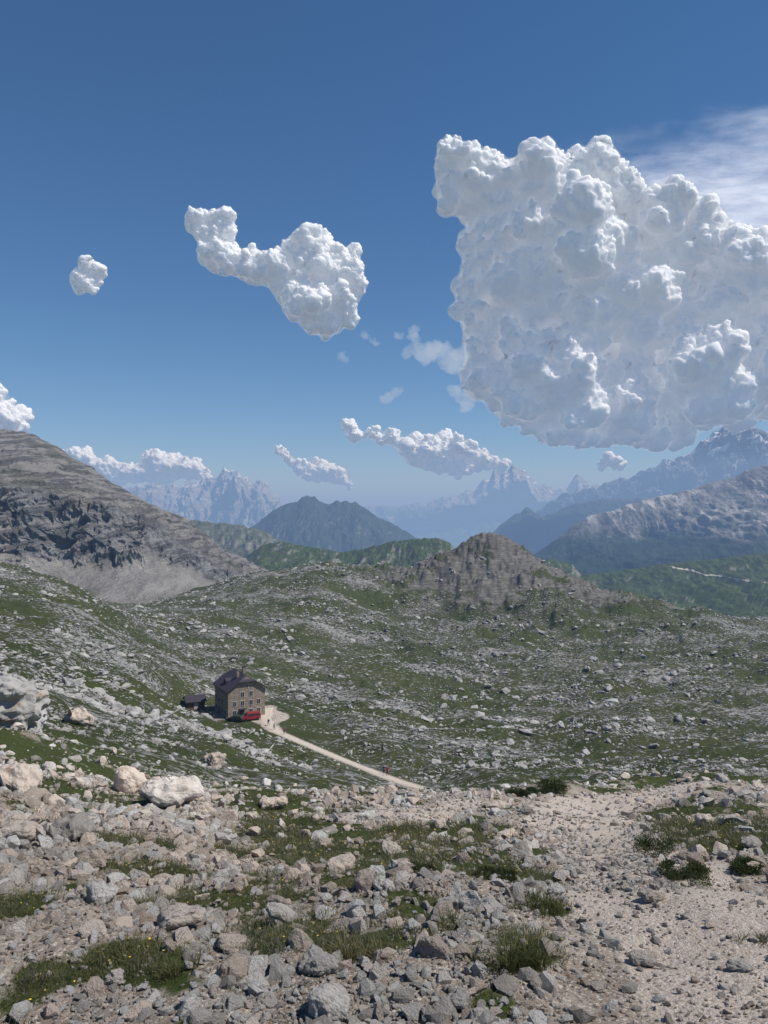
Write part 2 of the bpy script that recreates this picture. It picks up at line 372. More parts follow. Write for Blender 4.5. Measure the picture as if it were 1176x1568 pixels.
GH=mountain_mat('green_hill_turf',(.16,.155,.145),(.27,.26,.24),(.040,.056,.020),400,200,60,slope=(.42,.80),gmix=1,bump=.03)
sections('grassy_hill',auto([(180,930),(250,905),(330,880),(370,858),(400,835),(430,828),(470,838),(520,846),(560,840),(600,830),(640,826),(670,824),(690,832),(706,862),(760,910),(820,940)],1500,965,.6),620,150,GH,26,130,hf=5,ridge_keep=.15)
rh=sections('grassy_hill',auto([(760,940),(800,890),(830,860),(850,856),(875,863),(890,880),(920,878),(960,872),(1000,866),(1060,860),(1120,853),(1176,848),(1300,840),(1500,830)],1700,985,.6),620,150,GH,30,150,hf=5,ridge_keep=.15)
bv=BVHTree.FromPolygons([v.co for v in rh.data.vertices],[p.vertices for p in rh.data.polygons])
hp=[(1025,868),(1045,872),(1060,874),(1080,881),(1105,882),(1130,888),(1160,891),(1200,897)]
pts=[]
for px in np.linspace(1025,1200,70):
    py=np.interp(px,[q[0] for q in hp],[q[1] for q in hp])
    h_=bv.ray_cast(Vector((0,0,0)),Vector(P(px,py,1.0)).normalized())
    if h_[0] is not None: pts.append(h_[0])
if len(pts)>5:
    VV=[]
    for q in pts:
        for off in (-3,0,3):
            s_=bv.ray_cast(Vector((q.x,q.y+off,2000)),Vector((0,0,-1)))
            zz=s_[0].z if s_[0] is not None else q.z
            VV.append((q.x,q.y+off,zz+.7))
    grid_mesh('hillside_path',np.array(VV),len(pts),3,GV)
MH=mountain_mat('mid_hill_rock',(.15,.15,.14),(.27,.26,.24),(.05,.060,.028),80,120,80,slope=(.45,.85),gmix=.8)
sections('rocky_hill',auto([(200,850),(260,800),(300,797),(350,803),(400,812),(440,832),(500,850),(560,880)],2300,930,.7),420,110,MH,45,240,hf=9,ridge_keep=.2)
DH_=mountain_mat('dark_hill_forest',(.12,.12,.12),(.22,.215,.21),(.030,.038,.024),150,60,160,slope=(.15,.6))
sections('forested_mountain',auto([(330,850),(375,815),(398,798),(415,784),(430,775),(442,771),(455,768),(462,762),(470,759),(482,760),(488,766),(496,770),(503,772),(509,769),(517,766),(522,770),(530,766),(538,770),(545,769),(556,776),(575,790),(605,804),(635,822),(680,850),(760,880)],5200,905,.75),620,150,DH_,60,380,hf=16,ridge_keep=.05)
sections('forested_mountain',auto([(690,860),(740,830),(770,802),(782,794),(790,787),(797,786),(805,777),(812,780),(820,786),(830,792),(850,785),(880,772),(920,764),(1000,760),(1100,760),(1300,750),(1500,750)],7000,900,.75),620,150,DH_,160,900,hf=30,ridge_keep=.10)
RM=mountain_mat('right_mountain_rock',(.13,.13,.127),(.25,.245,.235),(.020,.030,.018),-95,35,220,streak=(.46,.445,.42),slope=(-.4,-.2),strata=2,bump=.05,zn=1.3)
sections('scree_mountain',auto([(740,900),(790,870),(820,848),(850,826),(880,802),(900,790),(940,780),(960,771),(980,767),(1020,758),(1060,749),(1085,739),(1100,736),(1125,730),(1140,722),(1176,712),(1300,690),(1500,700)],3600,905,.7),820,260,RM,110,420,hf=5,ridge_keep=.14,d2w=.16)
FR=mountain_mat('far_limestone',(.22,.215,.21),(.42,.40,.38),(.05,.07,.04),100,100,500,slope=(.3,.7),snow=.03,snowz=(250,600),bump=.05)
FRR=mountain_mat('far_limestone_snow',(.18,.18,.18),(.34,.33,.32),(.05,.07,.04),0,120,500,slope=(.3,.7),snow=.08,snowz=(500,800),bump=.05)
sections('distant_mountain',auto([(60,790),(150,762),(195,752),(215,748),(232,750),(240,741),(252,748),(265,745),(275,751),(290,740),(305,744),(320,736),(332,738),(345,722),(352,728),(365,722),(372,732),(380,733),(390,744),(400,738),(408,742),(415,752),(430,765),(440,792),(480,820)],12000,860,.75),720,190,FR,420,1200,hf=90,ridge_keep=.15)
sections('distant_mountain',auto([(430,790),(455,768),(492,778),(540,786),(560,777),(575,780),(590,775),(610,779),(640,770),(655,772),(680,761),(700,762),(715,752),(725,755),(740,737),(750,735),(756,719),(764,726),(770,718),(778,723),(784,714),(795,722),(803,720),(810,730),(822,744),(836,741),(850,752),(868,748),(878,733),(885,726),(892,736),(898,741),(910,744),(960,737),(1000,725),(1200,720),(1500,720)],17000,830,.85),820,140,FR,330,1900,hf=100,ridge_keep=.12)
sections('distant_mountain',auto([(820,790),(860,765),(900,752),(935,742),(960,740),(980,728),(1000,724),(1012,712),(1030,709),(1042,700),(1060,694),(1070,683),(1082,676),(1090,664),(1100,662),(1110,650),(1120,653),(1128,640),(1136,653),(1145,650),(1152,662),(1165,668),(1176,668),(1200,675),(1250,650),(1400,665),(1500,700)],10500,850,.75),820,190,FRR,520,1100,hf=100,ridge_keep=.10)
print('mountains',time.time()-T0)
# ------------------------------------------------------------------ rocks
def rock_mat(name,c1,c2,pink,dk=.35):
    m=NT(name); tc=m.n('ShaderNodeTexCoord').outputs['Object']; oi=m.n('ShaderNodeObjectInfo'); rnd=oi.outputs['Random']
    off=m.n('ShaderNodeVectorMath',{0:tc,1:oi.outputs['Location']},operation='ADD').outputs[0]
    n=m.noise(off,2.2,7,.65); c=m.mix(m.ramp(n,.3,.7),c1,c2)
    pk=m.ramp(m.math('ADD',m.noise(oi.outputs['Location'],.5,2),m.math('MULTIPLY_ADD',rnd,.5,-.25)),.40,.60)
    c=m.mix(m.math('MULTIPLY',pk,.85),c,pink)
    c=m.mix(m.math('MULTIPLY',m.ramp(m.math('FRACT',m.math('MULTIPLY',rnd,17.3)),.25,1.0),dk),c,(.17,.14,.115))
    c=m.mix(m.ramp(m.noise(off,7,5,.7),.60,.74),c,(.16,.15,.14))
    c=m.mix(m.math('MULTIPLY',m.ramp(m.noise(off,3.1,5,.6),.6,.7),.55),c,(.36,.24,.15))
    m.bsdf(c,.9,m.noise(off,9,7,.7),.8,.08,.15); return m.m
RK=rock_mat('limestone',(.45,.43,.395),(.72,.70,.665),(.64,.53,.435),.65)
RKG=rock_mat('weathered_limestone',(.22,.22,.215),(.48,.475,.46),(.40,.385,.36),.4)
def hull_rock(name,seed,sub,mat,flat=.65,dis=.05):
    r=random.Random(seed); bm=bmesh.new()
    for i in range(r.randint(13,20)):
        v=Vector((r.gauss(0,1),r.gauss(0,1),r.gauss(0,1))).normalized()*r.uniform(.42,.55)
        v.x*=r.uniform(.85,1.2); v.z*=flat; bm.verts.new(v)
    bmesh.ops.convex_hull(bm,input=bm.verts)
    bmesh.ops.delete(bm,geom=[v for v in bm.verts if not v.link_faces],context='VERTS')
    if sub:
        bmesh.ops.bevel(bm,geom=bm.edges[:],offset=.03,segments=1,affect='EDGES')
        bmesh.ops.triangulate(bm,faces=bm.faces[:])
        for _ in range(sub): bmesh.ops.subdivide_edges(bm,edges=bm.edges[:],cuts=1,use_grid_fill=True); bmesh.ops.triangulate(bm,faces=bm.faces[:])
        bm.normal_update()
        so=Vector((seed*3.1,seed*1.7,0))
        for v in bm.verts:
            q=v.co+so
            d=dis*(1-2*abs(mnoise.noise(q*3.2)))+dis*.6*mnoise.noise(q*7)+dis*.35*mnoise.noise(q*16)
            st=mnoise.noise(Vector((q.x*1.2,q.y*1.2,q.z*11)))*dis*.5
            v.co+=v.normal*(d+st)
    me=bpy.data.meshes.new(name); bm.to_mesh(me); bm.free(); me.materials.append(mat)
    return bpy.data.objects.new(name,me)
def coll(name,obs):
    c=bpy.data.collections.new(name)
    for o in obs: c.objects.link(o)
    return c
C_grav=coll('gravel_stones',[hull_rock('stone_%02d'%i,i+1,0,RK,.70) for i in range(14)])
C_rock=coll('boulder_stones',[hull_rock('rock_%02d'%i,i+40,2,RK,.75) for i in range(9)])
C_mead=coll('meadow_stones',[hull_rock('mrock_%02d'%i,i+80,1,RKG,.6) for i in range(8)])
def scatter(name,pts,rot,scl,idx,c):
    me=bpy.data.meshes.new(name); me.vertices.add(len(pts)); me.vertices.foreach_set('co',pts.astype(np.float32).ravel())
    for nm_,ty,dat in (('rot','FLOAT_VECTOR',rot),('scl','FLOAT_VECTOR',scl)):
        a=me.attributes.new(nm_,ty,'POINT'); a.data.foreach_set('vector',dat.astype(np.float32).ravel())
    a=me.attributes.new('idx','INT','POINT'); a.data.foreach_set('value',idx.astype(np.int32))
    ob=bpy.data.objects.new(name,me); ROOT.objects.link(ob)
    ng=bpy.data.node_groups.new(name+'_gn','GeometryNodeTree')
    ng.interface.new_socket('Geometry',in_out='INPUT',socket_type='NodeSocketGeometry'); ng.interface.new_socket('Geometry',in_out='OUTPUT',socket_type='NodeSocketGeometry')
    N=ng.nodes; gi=N.new('NodeGroupInput'); go=N.new('NodeGroupOutput'); ci=N.new('GeometryNodeCollectionInfo'); ci.inputs['Collection'].default_value=c
    ci.inputs['Separate Children'].default_value=True; ci.inputs['Reset Children'].default_value=True
    ip=N.new('GeometryNodeInstanceOnPoints'); ip.inputs['Pick Instance'].default_value=True
    L=ng.links; L.new(gi.outputs[0],ip.inputs['Points']); L.new(ci.outputs[0],ip.inputs['Instance'])
    def na(nm_,dt,sock):
        q=N.new('GeometryNodeInputNamedAttribute'); q.data_type=dt; q.inputs['Name'].default_value=nm_
        L.new([o for o in q.outputs if o.enabled and o.name=='Attribute'][0],sock)
    na('rot','FLOAT_VECTOR',ip.inputs['Rotation']); na('scl','FLOAT_VECTOR',ip.inputs['Scale']); na('idx','INT',ip.inputs['Instance Index'])
    L.new(ip.outputs[0],go.inputs[0])
    md=ob.modifiers.new('scatter','NODES'); md.node_group=ng
    return ob
def sample(n,r0,r1,amax=.60):
    lr=rng.uniform(math.log(r0),math.log(r1),n); az=rng.uniform(-amax,amax,n); r=np.exp(lr)
    return r*np.sin(az),r*np.cos(az),r
x,y,r=sample(160000,1.7,48); g,t=grassmask(x,y)
clu=.5+.9*fbm2(x/(.15*r+.2),y/(.15*r+.2),3)
keep=rng.random(len(x))<np.where(g>.45,.12,.72)*np.clip(clu+.25,.15,1.2)*(1-.40*t)*(1-.6*sstep(12,40,r)); x,y,r,t=x[keep],y[keep],r[keep],t[keep]
s=.0050*r**.80*rng.random(len(x))**-.48*(1-.25*t); s=np.minimum(s,(.048-.028*t)*r**.68)
z=H(x,y)+s*.12
rot=np.stack([rng.normal(0,.5,len(x)),rng.normal(0,.5,len(x)),rng.uniform(0,6.28,len(x))],1)
scl=s[:,None]*rng.uniform(.7,1.35,(len(x),3))
scatter('gravel',np.stack([x,y,z],1),rot,scl,rng.integers(0,14,len(x)),C_grav)
x,y,r=sample(4200,2.1,60); g,t=grassmask(x,y)
clu=fbm2(x/(.3*r+.3)+7,y/(.3*r+.3),3)
keep=rng.random(len(x))<np.where(g>.5,.26,.50)*np.clip(.50+1.5*clu,0.05,1)*(1-.95*t)*(1-.45*sstep(10,30,r)); x,y,r=x[keep],y[keep],r[keep]
s=.017*r**.66*rng.random(len(x))**-.42; s=np.minimum(s,.062*r**.66)
rot=np.stack([rng.normal(0,.35,len(x)),rng.normal(0,.35,len(x)),rng.uniform(0,6.28,len(x))],1); scl=s[:,None]*rng.uniform(.75,1.3,(len(x),3))
scatter('loose_rocks',np.stack([x,y,H(x,y)+s*.15],1),rot,scl,rng.integers(0,9,len(x)),C_rock)
x,y,r=sample(230000,34,760); z,km,dp,dh=H(x,y,True); dl=pdist(x,y,LEDGE)
den=.75*fbm2(x/60,y/35,3)+.8*fbm2(x/16+3,y/7,3)+.35*fbm2(x/5,y/3,2)+.7*np.clip(1-dl/7,0,1)
keep=(rng.random(len(x))<np.clip(.09+1.0*den,0.010,1))&(dp>2.6)&(dh>14)&((km<.5)|(rng.random(len(x))<.25)); x,y,r,z,dl=x[keep],y[keep],r[keep],z[keep],dl[keep]
s=.00145*r*rng.random(len(x))**-.42*(1+.9*(dl<6)); s=np.clip(s,.12,np.minimum(.011*r,2.6)*(1+.6*(dl<6)))
rot=np.stack([rng.normal(0,.25,len(x)),rng.normal(0,.25,len(x)),rng.uniform(0,6.28,len(x))],1); scl=s[:,None]*rng.uniform(.7,1.5,(len(x),3)); scl[:,0]*=1.25
scatter('meadow_rocks',np.stack([x,y,z+s*.05],1),rot,scl,rng.integers(0,8,len(x)),C_mead)
print('scatter',time.time()-T0,len(x))
def boulder(px,py,wpx,seed,flat=.7,mat=RK,sx=1,dis=.06,name='boulder',sub=3,sink=.12,hgt=1):
    c=hit(px,py); o=hull_rock(name,seed,sub,mat,flat,dis); ROOT.objects.link(o)
    w=wpx/F*np.hypot(c[0],c[1]); o.location=(c[0],c[1]+w*.2,c[2]+w*sink); o.scale=(w*sx,w*.8,w*hgt); o.rotation_euler=(0,0,random.uniform(-.6,.6)); return o
for q in [(730,1395,52,1),(688,1392,44,2),(745,1475,46,3),(665,1470,60,4),(265,1425,80,5,.4),(142,1385,55,6),(100,1285,75,7,.45),(190,1215,60,8,.8),(20,1212,75,9,.6),(262,1238,110,10,.3),
   (500,1562,80,12),(700,1545,52,13),(1000,1382,38,14,.5),(420,1395,36,15),(135,1330,50,16,.5),(488,1490,60,17,.55),(985,1480,44,18,.35),(170,1510,40,19),(850,1372,30,20),(1135,1490,34,21,.4),(415,1240,50,22,.45),(310,1250,36,23),(20,1290,65,24,.35),(1060,1322,36,25,.5),(900,1430,26,26),(590,1365,34,27),(330,1175,40,28),(560,1255,28,29),(120,1110,55,30,.4),(1160,1300,34,31,.5)]:
    boulder(*q)
c=P(18,1150,36)
for k,(dx,dz,w,h) in enumerate([(0,0,4.0,3.6),(-2.2,-.6,4,3.4),(.9,-1.2,2.4,2.0)]):
    o=hull_rock('rock_outcrop',200+k,4,RKG,.9,.10); ROOT.objects.link(o); o.location=(c[0]+dx-.9,c[1]+k*.5,H(c[0]+dx,c[1])[0]+h*.38+dz*.3); o.scale=(w,3.4,h); o.rotation_euler=(.15,.2*k,.5*k)
# ------------------------------------------------------------------ grass
def grass_mat(name,c1,c2,c3):
    m=NT(name); oi=m.n('ShaderNodeObjectInfo'); tc=m.n('ShaderNodeTexCoord').outputs['Object']
    c=m.mix(m.noise(tc,9,2),c1,c2); c=m.mix(m.math('MULTIPLY',oi.outputs['Random'],.65),c,c3)
    b=m.bsdf(c,.6,spec=.25); tr=m.n('ShaderNodeBsdfTranslucent',{'Color':c}); ms=m.n('ShaderNodeMixShader',{0:.35,1:b.outputs[0],2:tr.outputs[0]})
    m.t.links.new(ms.outputs[0],m.out.inputs['Surface']); return m.m
GR=grass_mat('grass_blades',(.075,.088,.028),(.13,.135,.05),(.23,.19,.10))
GR2=grass_mat('dry_green_blades',(.08,.095,.055),(.135,.148,.092),(.19,.18,.125))
YL=plain('yellow_petals',(.70,.50,.04),.6)
def clump(name,seed,n,h,spread,w,mat,flower=0,lean=.5,pat=False):
    r=random.Random(seed); vs=[];fs=[];mi=[]
    cs=[(r.gauss(0,.55)*spread,r.gauss(0,.35)*spread,r.uniform(.4,1)) for _ in range(9)]
    for i in range(n):
        a=r.uniform(0,6.28); 
        if pat:
            q0=r.choice(cs); d=spread*.4*abs(r.gauss(0,.7)); bx,by=q0[0]+d*math.cos(a),q0[1]+d*math.sin(a); hh=h*q0[2]*r.uniform(.35,1.15)
        else:
            d=spread*math.sqrt(r.random()); bx,by=d*math.cos(a),d*math.sin(a); hh=h*r.uniform(.35,1.1)
        la=a+r.gauss(0,.8); le=lean*r.uniform(.1,1)*hh
        wa=r.uniform(0,6.28); wx,wy=math.cos(wa)*w,math.sin(wa)*w; b0=len(vs)
        for k,t in enumerate((0,.4,.75,1)):
            ww=(1,.85,.5,.06)[k]; q=le*t*t; x_,y_,z_=bx+math.cos(la)*q,by+math.sin(la)*q,hh*t*(1-.25*t*lean)-.01
            vs+= [(x_-wx*ww,y_-wy*ww,z_),(x_+wx*ww,y_+wy*ww,z_)]
        for k in range(3): fs.append((b0+2*k,b0+2*k+1,b0+2*k+3,b0+2*k+2)); mi.append(0)
    for i in range(flower):
        a=r.uniform(0,6.28); d=spread*r.random(); x_,y_,z_=d*math.cos(a),d*math.sin(a),h*r.uniform(.7,1.05); e=.0065; b0=len(vs)
        vs+=[(x_+e*math.cos(q*1.0472),y_+e*math.sin(q*1.0472),z_+(.004 if q%2 else 0)) for q in range(6)]; fs.append(tuple(range(b0,b0+6))); mi.append(1)
        b0=len(vs); vs+=[(x_-.001,y_,0),(x_+.001,y_,0),(x_+.001,y_,z_-.001),(x_-.001,y_,z_-.001)]; fs.append((b0,b0+1,b0+2,b0+3)); mi.append(0)
    me=bpy.data.meshes.new(name); me.from_pydata(vs,[],fs); me.materials.append(mat); me.materials.append(YL)
    me.polygons.foreach_set('material_index',mi); return bpy.data.objects.new(name,me)
C_gr=coll('grass_clumps',[clump('clump_%d'%i,i,45,.070,.13,.0021,GR,flower=(1 if i==3 else 0),lean=1.0) for i in range(4)]+[clump('clump_%d'%(i+4),i+9,40,.05,.13,.0025,GR2,lean=1.2) for i in range(3)])
x,y,r=sample(80000,2.1,55); g,t=grassmask(x,y)
keep=rng.random(len(x))<sstep(.28,.72,g)*.75*(1-sstep(.3,.6,t))*np.clip(.58+1.4*fbm2(x/(.08*r+.2),y/(.08*r+.2),3),.03,1); x,y,r=x[keep],y[keep],r[keep]
s=rng.uniform(.35,1.15,len(x))*np.clip(r/7,.7,1.5)
rot=np.stack([rng.normal(0,.15,len(x)),rng.normal(0,.15,len(x)),rng.uniform(0,6.28,len(x))],1)
idx=rng.integers(0,7,len(x)); idx=np.where((idx==3)&(rng.random(len(x))<.3),2,idx)
scatter('grass',np.stack([x,y,H(x,y)],1),rot,np.stack([s,s,s*rng.uniform(.6,1.2,len(x))],1),idx,C_gr)
def tuft(px,py,wpx,n,h,mat,seed,name='grass_tuft',lean=.9):
    c=hit(px,py); w=wpx/F*c[1]; o=clump(name,seed,n,h,w*.5,.0018,mat,lean=lean,pat=True); o.location=tuple(c); ROOT.objects.link(o)
tuft(785,1482,75,900,.19,GR,1); tuft(545,1470,55,500,.15,GR,2); tuft(820,1395,65,500,.12,GR,3); tuft(600,1410,80,350,.08,GR,4); tuft(400,1460,120,600,.06,GR2,5); tuft(265,1490,60,400,.09,GR,6)
tuft(200,1500,140,1000,.05,GR2,7,lean=1.1); tuft(30,1505,80,300,.05,GR2,8); tuft(1165,1440,50,250,.07,GR2,9); tuft(690,1425,90,400,.09,GR,10); tuft(300,1440,100,300,.05,GR2,11); tuft(460,1455,100,450,.07,GR2,12)
SH=grass_mat('juniper_leaves',(.03,.048,.016),(.065,.085,.026),(.09,.095,.04))
def shrub(px,py,wpx,hpx,seed):
    r=random.Random(seed); c=hit(px,py); k=c[1]/F; W=wpx*k*.5; Hh=hpx*k; vs=[];fs=[]
    lobes=[(r.uniform(-.9,.9)*W,r.uniform(-.6,.6)*W,r.uniform(.1,.6)*Hh,r.uniform(.2,.42)) for _ in range(14)]
    L=max(.012,2.0*k)
    for i in range(4200):
        lb=r.choice(lobes); v=Vector((r.gauss(0,1),r.gauss(0,1),r.gauss(0,1))).normalized()*r.uniform(.4,1.2)
        q=Vector((lb[0]+v.x*W*lb[3],lb[1]+v.y*W*lb[3],max(0,lb[2]+v.z*Hh*lb[3]*.9))); d=(v+Vector((r.gauss(0,.5),r.gauss(0,.5),.5))).normalized()*L*r.uniform(.7,1.6); sd=d.cross(Vector((r.gauss(0,1),r.gauss(0,1),r.gauss(0,1)))).normalized()*L*.3
        b=len(vs); vs+=[q-sd,q+sd,q+d]; fs.append((b,b+1,b+2))
    me=bpy.data.meshes.new('dwarf_shrub'); me.from_pydata(vs,[],fs); me.materials.append(SH); o=bpy.data.objects.new('dwarf_shrub',me); o.location=tuple(c); ROOT.objects.link(o)
for i,q in enumerate([(1005,1312,64,36),(1050,1345,74,24),(838,1216,54,26),(1140,1335,54,18),(800,1218,44,12),(760,1345,60,10),(640,1340,60,12)]): shrub(*q,i)
print('veg',time.time()-T0)
# ------------------------------------------------------------------ primitives
def box(name,x0,x1,y0,y1,z0,z1,mat,parent,bev=0):
    bm=bmesh.new(); bmesh.ops.create_cube(bm,size=1)
    for v in bm.verts: v.co=Vector(((x0+x1)/2+v.co.x*(x1-x0),(y0+y1)/2+v.co.y*(y1-y0),(z0+z1)/2+v.co.z*(z1-z0)))
    if bev: bmesh.ops.bevel(bm,geom=bm.edges[:],offset=bev,segments=2,affect='EDGES')
    me=bpy.data.meshes.new(name); bm.to_mesh(me); bm.free(); me.materials.append(mat); o=bpy.data.objects.new(name,me); ROOT.objects.link(o); o.parent=parent; return o
def poly(name,vs,fs,mat,parent):
    me=bpy.data.meshes.new(name); me.from_pydata(vs,[],fs); me.materials.append(mat); me.update()
    bm=bmesh.new(); bm.from_mesh(me); bmesh.ops.recalc_face_normals(bm,faces=bm.faces[:]); bm.to_mesh(me); bm.free()
    o=bpy.data.objects.new(name,me); ROOT.objects.link(o); o.parent=parent; return o
def empty(name,loc,rz=0):
    e=bpy.data.objects.new(name,None); e.location=tuple(loc); e.rotation_euler=(0,0,rz); ROOT.objects.link(e); return e
def stone_mat():
    m=NT('hut_stone'); tc=m.n('ShaderNodeTexCoord').outputs['Object']
    v=m.n('ShaderNodeTexVoronoi',{'Vector':m.sc(tc,1,1,1.7),'Scale':2.4}); c=m.mix(m.ramp(v.outputs['Color'],.1,.9),(.25,.20,.155),(.42,.355,.285))
    c=m.mix(m.ramp(v.outputs['Distance'],.45,.75),c,(.2,.165,.13)); m.bsdf(c,.95,v.outputs['Distance'],.5,.05); return m.m
ST=stone_mat(); RF=plain('dark_roof',(.045,.037,.052),.75,.2,1.2,.35); GLS=plain('window_glass',(.03,.035,.045),.15,.6); WD=plain('brown_wood',(.14,.085,.05),.8,nscale=4); FRM=plain('window_frame',(.50,.47,.42),.7); CH=plain('chimney_stone',(.25,.21,.18),.9)
hut=empty('mountain_hut',HUT,math.radians(30))
w,l,e,rg=4.8,5.3,6.9,10.2
vs=[(-w,-l,-1),(w,-l,-1),(w,l,-1),(-w,l,-1),(-w,-l,e),(w,-l,e),(w,l,e),(-w,l,e),(0,-l,rg),(0,l,rg)]
poly('walls',vs,[(0,1,5,8,4),(1,2,6,5),(2,3,7,9,6),(3,0,4,7)],ST,hut)
ov=.55; sl=(rg-e)/w; th=.22
def roof_pts(off):
    xe=w+ov; ze=e-ov*sl+.12+off; yr=l+ov; hz=1.5; zr=rg+.12+off; zc=zr-hz; xc=hz/sl
    return [(-xe,-yr,ze),(-xc,-yr,zc),(xc,-yr,zc),(xe,-yr,ze),(0,-yr+1.6,zr),(-xe,yr,ze),(-xc,yr,zc),(xc,yr,zc),(xe,yr,ze),(0,yr-1.6,zr)]
a_=roof_pts(th); b_=roof_pts(0); ft=[(0,1,4,9,6,5),(3,8,7,9,4,2),(1,2,4),(6,9,7)]
fs=ft+[tuple(i+10 for i in reversed(f)) for f in ft]
rim=[0,1,2,3,8,7,6,5]
for i in range(8): q,s_=rim[i],rim[(i+1)%8]; fs.append((q,s_,s_+10,q+10))
poly('roof',a_+b_,fs,RF,hut)
def window(face,c,z,ww=.85,hh=1.15):
    if face=='g': 
        box('window_frame',c-ww/2-.12,c+ww/2+.12,-l-.06,-l+.02,z-.12,z+hh+.12,FRM,hut); box('window_pane',c-ww/2,c+ww/2,-l-.075,-l-.05,z,z+hh,GLS,hut)
        box('window_bar',c-.03,c+.03,-l-.095,-l-.07,z,z+hh,FRM,hut)
    else:
        box('window_frame',-w-.06,-w+.02,c-ww/2-.12,c+ww/2+.12,z-.12,z+hh+.12,FRM,hut); box('window_pane',-w-.075,-w-.05,c-ww/2,c+ww/2,z,z+hh,GLS,hut)
for z in (.9,3.1,5.3):
    for c in (-3.1,-1.1,1.1,3.1):
        if z<1 and c==-1.1: continue
        if z>5 and abs(c)>3: continue
        window('g',c,z)
window('g',0,7.4,.7,.8)
for z in (.9,3.1,5.2):
    for c in (-3.4,-1,1.4,3.8): window('s',c,z)
box('door',-1.7,-.6,-l-.08,-l+.03,-.05,2.1,WD,hut); box('door_canopy',-2.0,-.3,-l-1.0,-l-.002,2.3,2.42,RF,hut)
box('chimney',1.2,1.9,1.0,1.7,8.6,11.3,CH,hut); box('chimney_cap',1.1,2.0,.9,1.8,11.3,11.42,RF,hut)
box('chimney',-1.6,-1.0,-2.6,-2.0,8.8,10.9,CH,hut)
poly('dormer',[(-3.9,-1,7.4),(-3.9,1,7.4),(-3.9,1,8.6),(-3.9,-1,8.6),(-3.9,0,9.2),(-1.4,-1,8.6),(-1.4,1,8.6),(-1.0,0,9.2)],[(0,1,2,4,3),(0,3,5),(1,6,2),(3,4,7,5),(4,2,6,7)],RF,hut)
box('stone_terrace',-w-3.2,-w-.002,-l+.5,l-1,-1.2,.25,CH,hut)
for k in range(8): box('railing_post',-w-3.15,-w-3.05,-l+.6+k*1.2,-l+.7+k*1.2,.25,1.2,WD,hut)
box('railing',-w-3.16,-w-3.04,-l+.5,l-1,1.2,1.3,WD,hut)
sp_=P(298,1083,194); sh=empty('wooden_shed',(sp_[0],sp_[1],H(sp_[0],sp_[1])[0]),math.radians(25))
box('walls',-2.3,2.3,-1.8,1.8,-1.5,2.1,WD,sh); poly('roof',[(-2.7,-2.3,1.9),(2.7,-2.3,1.9),(2.7,0,3.2),(-2.7,0,3.2),(-2.7,2.3,1.9),(2.7,2.3,1.9),(-2.7,-2.3,2.05),(2.7,-2.3,2.05),(2.7,0,3.35),(-2.7,0,3.35),(-2.7,2.3,2.05),(2.7,2.3,2.05)],[(6,7,8,9),(9,8,11,10),(0,3,2,1),(3,4,5,2),(0,1,7,6),(4,10,11,5),(0,6,9,3),(3,9,10,4),(1,2,8,7),(2,5,11,8)],RF,sh)
box('door',-.5,.5,-1.86,-1.79,0,1.9,FRM,sh); box('window',1.1,1.8,-1.86,-1.79,.9,1.5,GLS,sh)
fe=empty('wooden_fence',(sp_[0],sp_[1]-5,H(sp_[0],sp_[1]-5)[0]),math.radians(-8))
for k in range(7):
    box('post',k*1.5-.06,k*1.5+.06,-.06,.06,-1,1.1,WD,fe)
box('rail_top',-.2,9.2,-.09,-.062,.75,.87,WD,fe); box('rail_low',-.2,9.2,-.09,-.062,.3,.42,WD,fe)
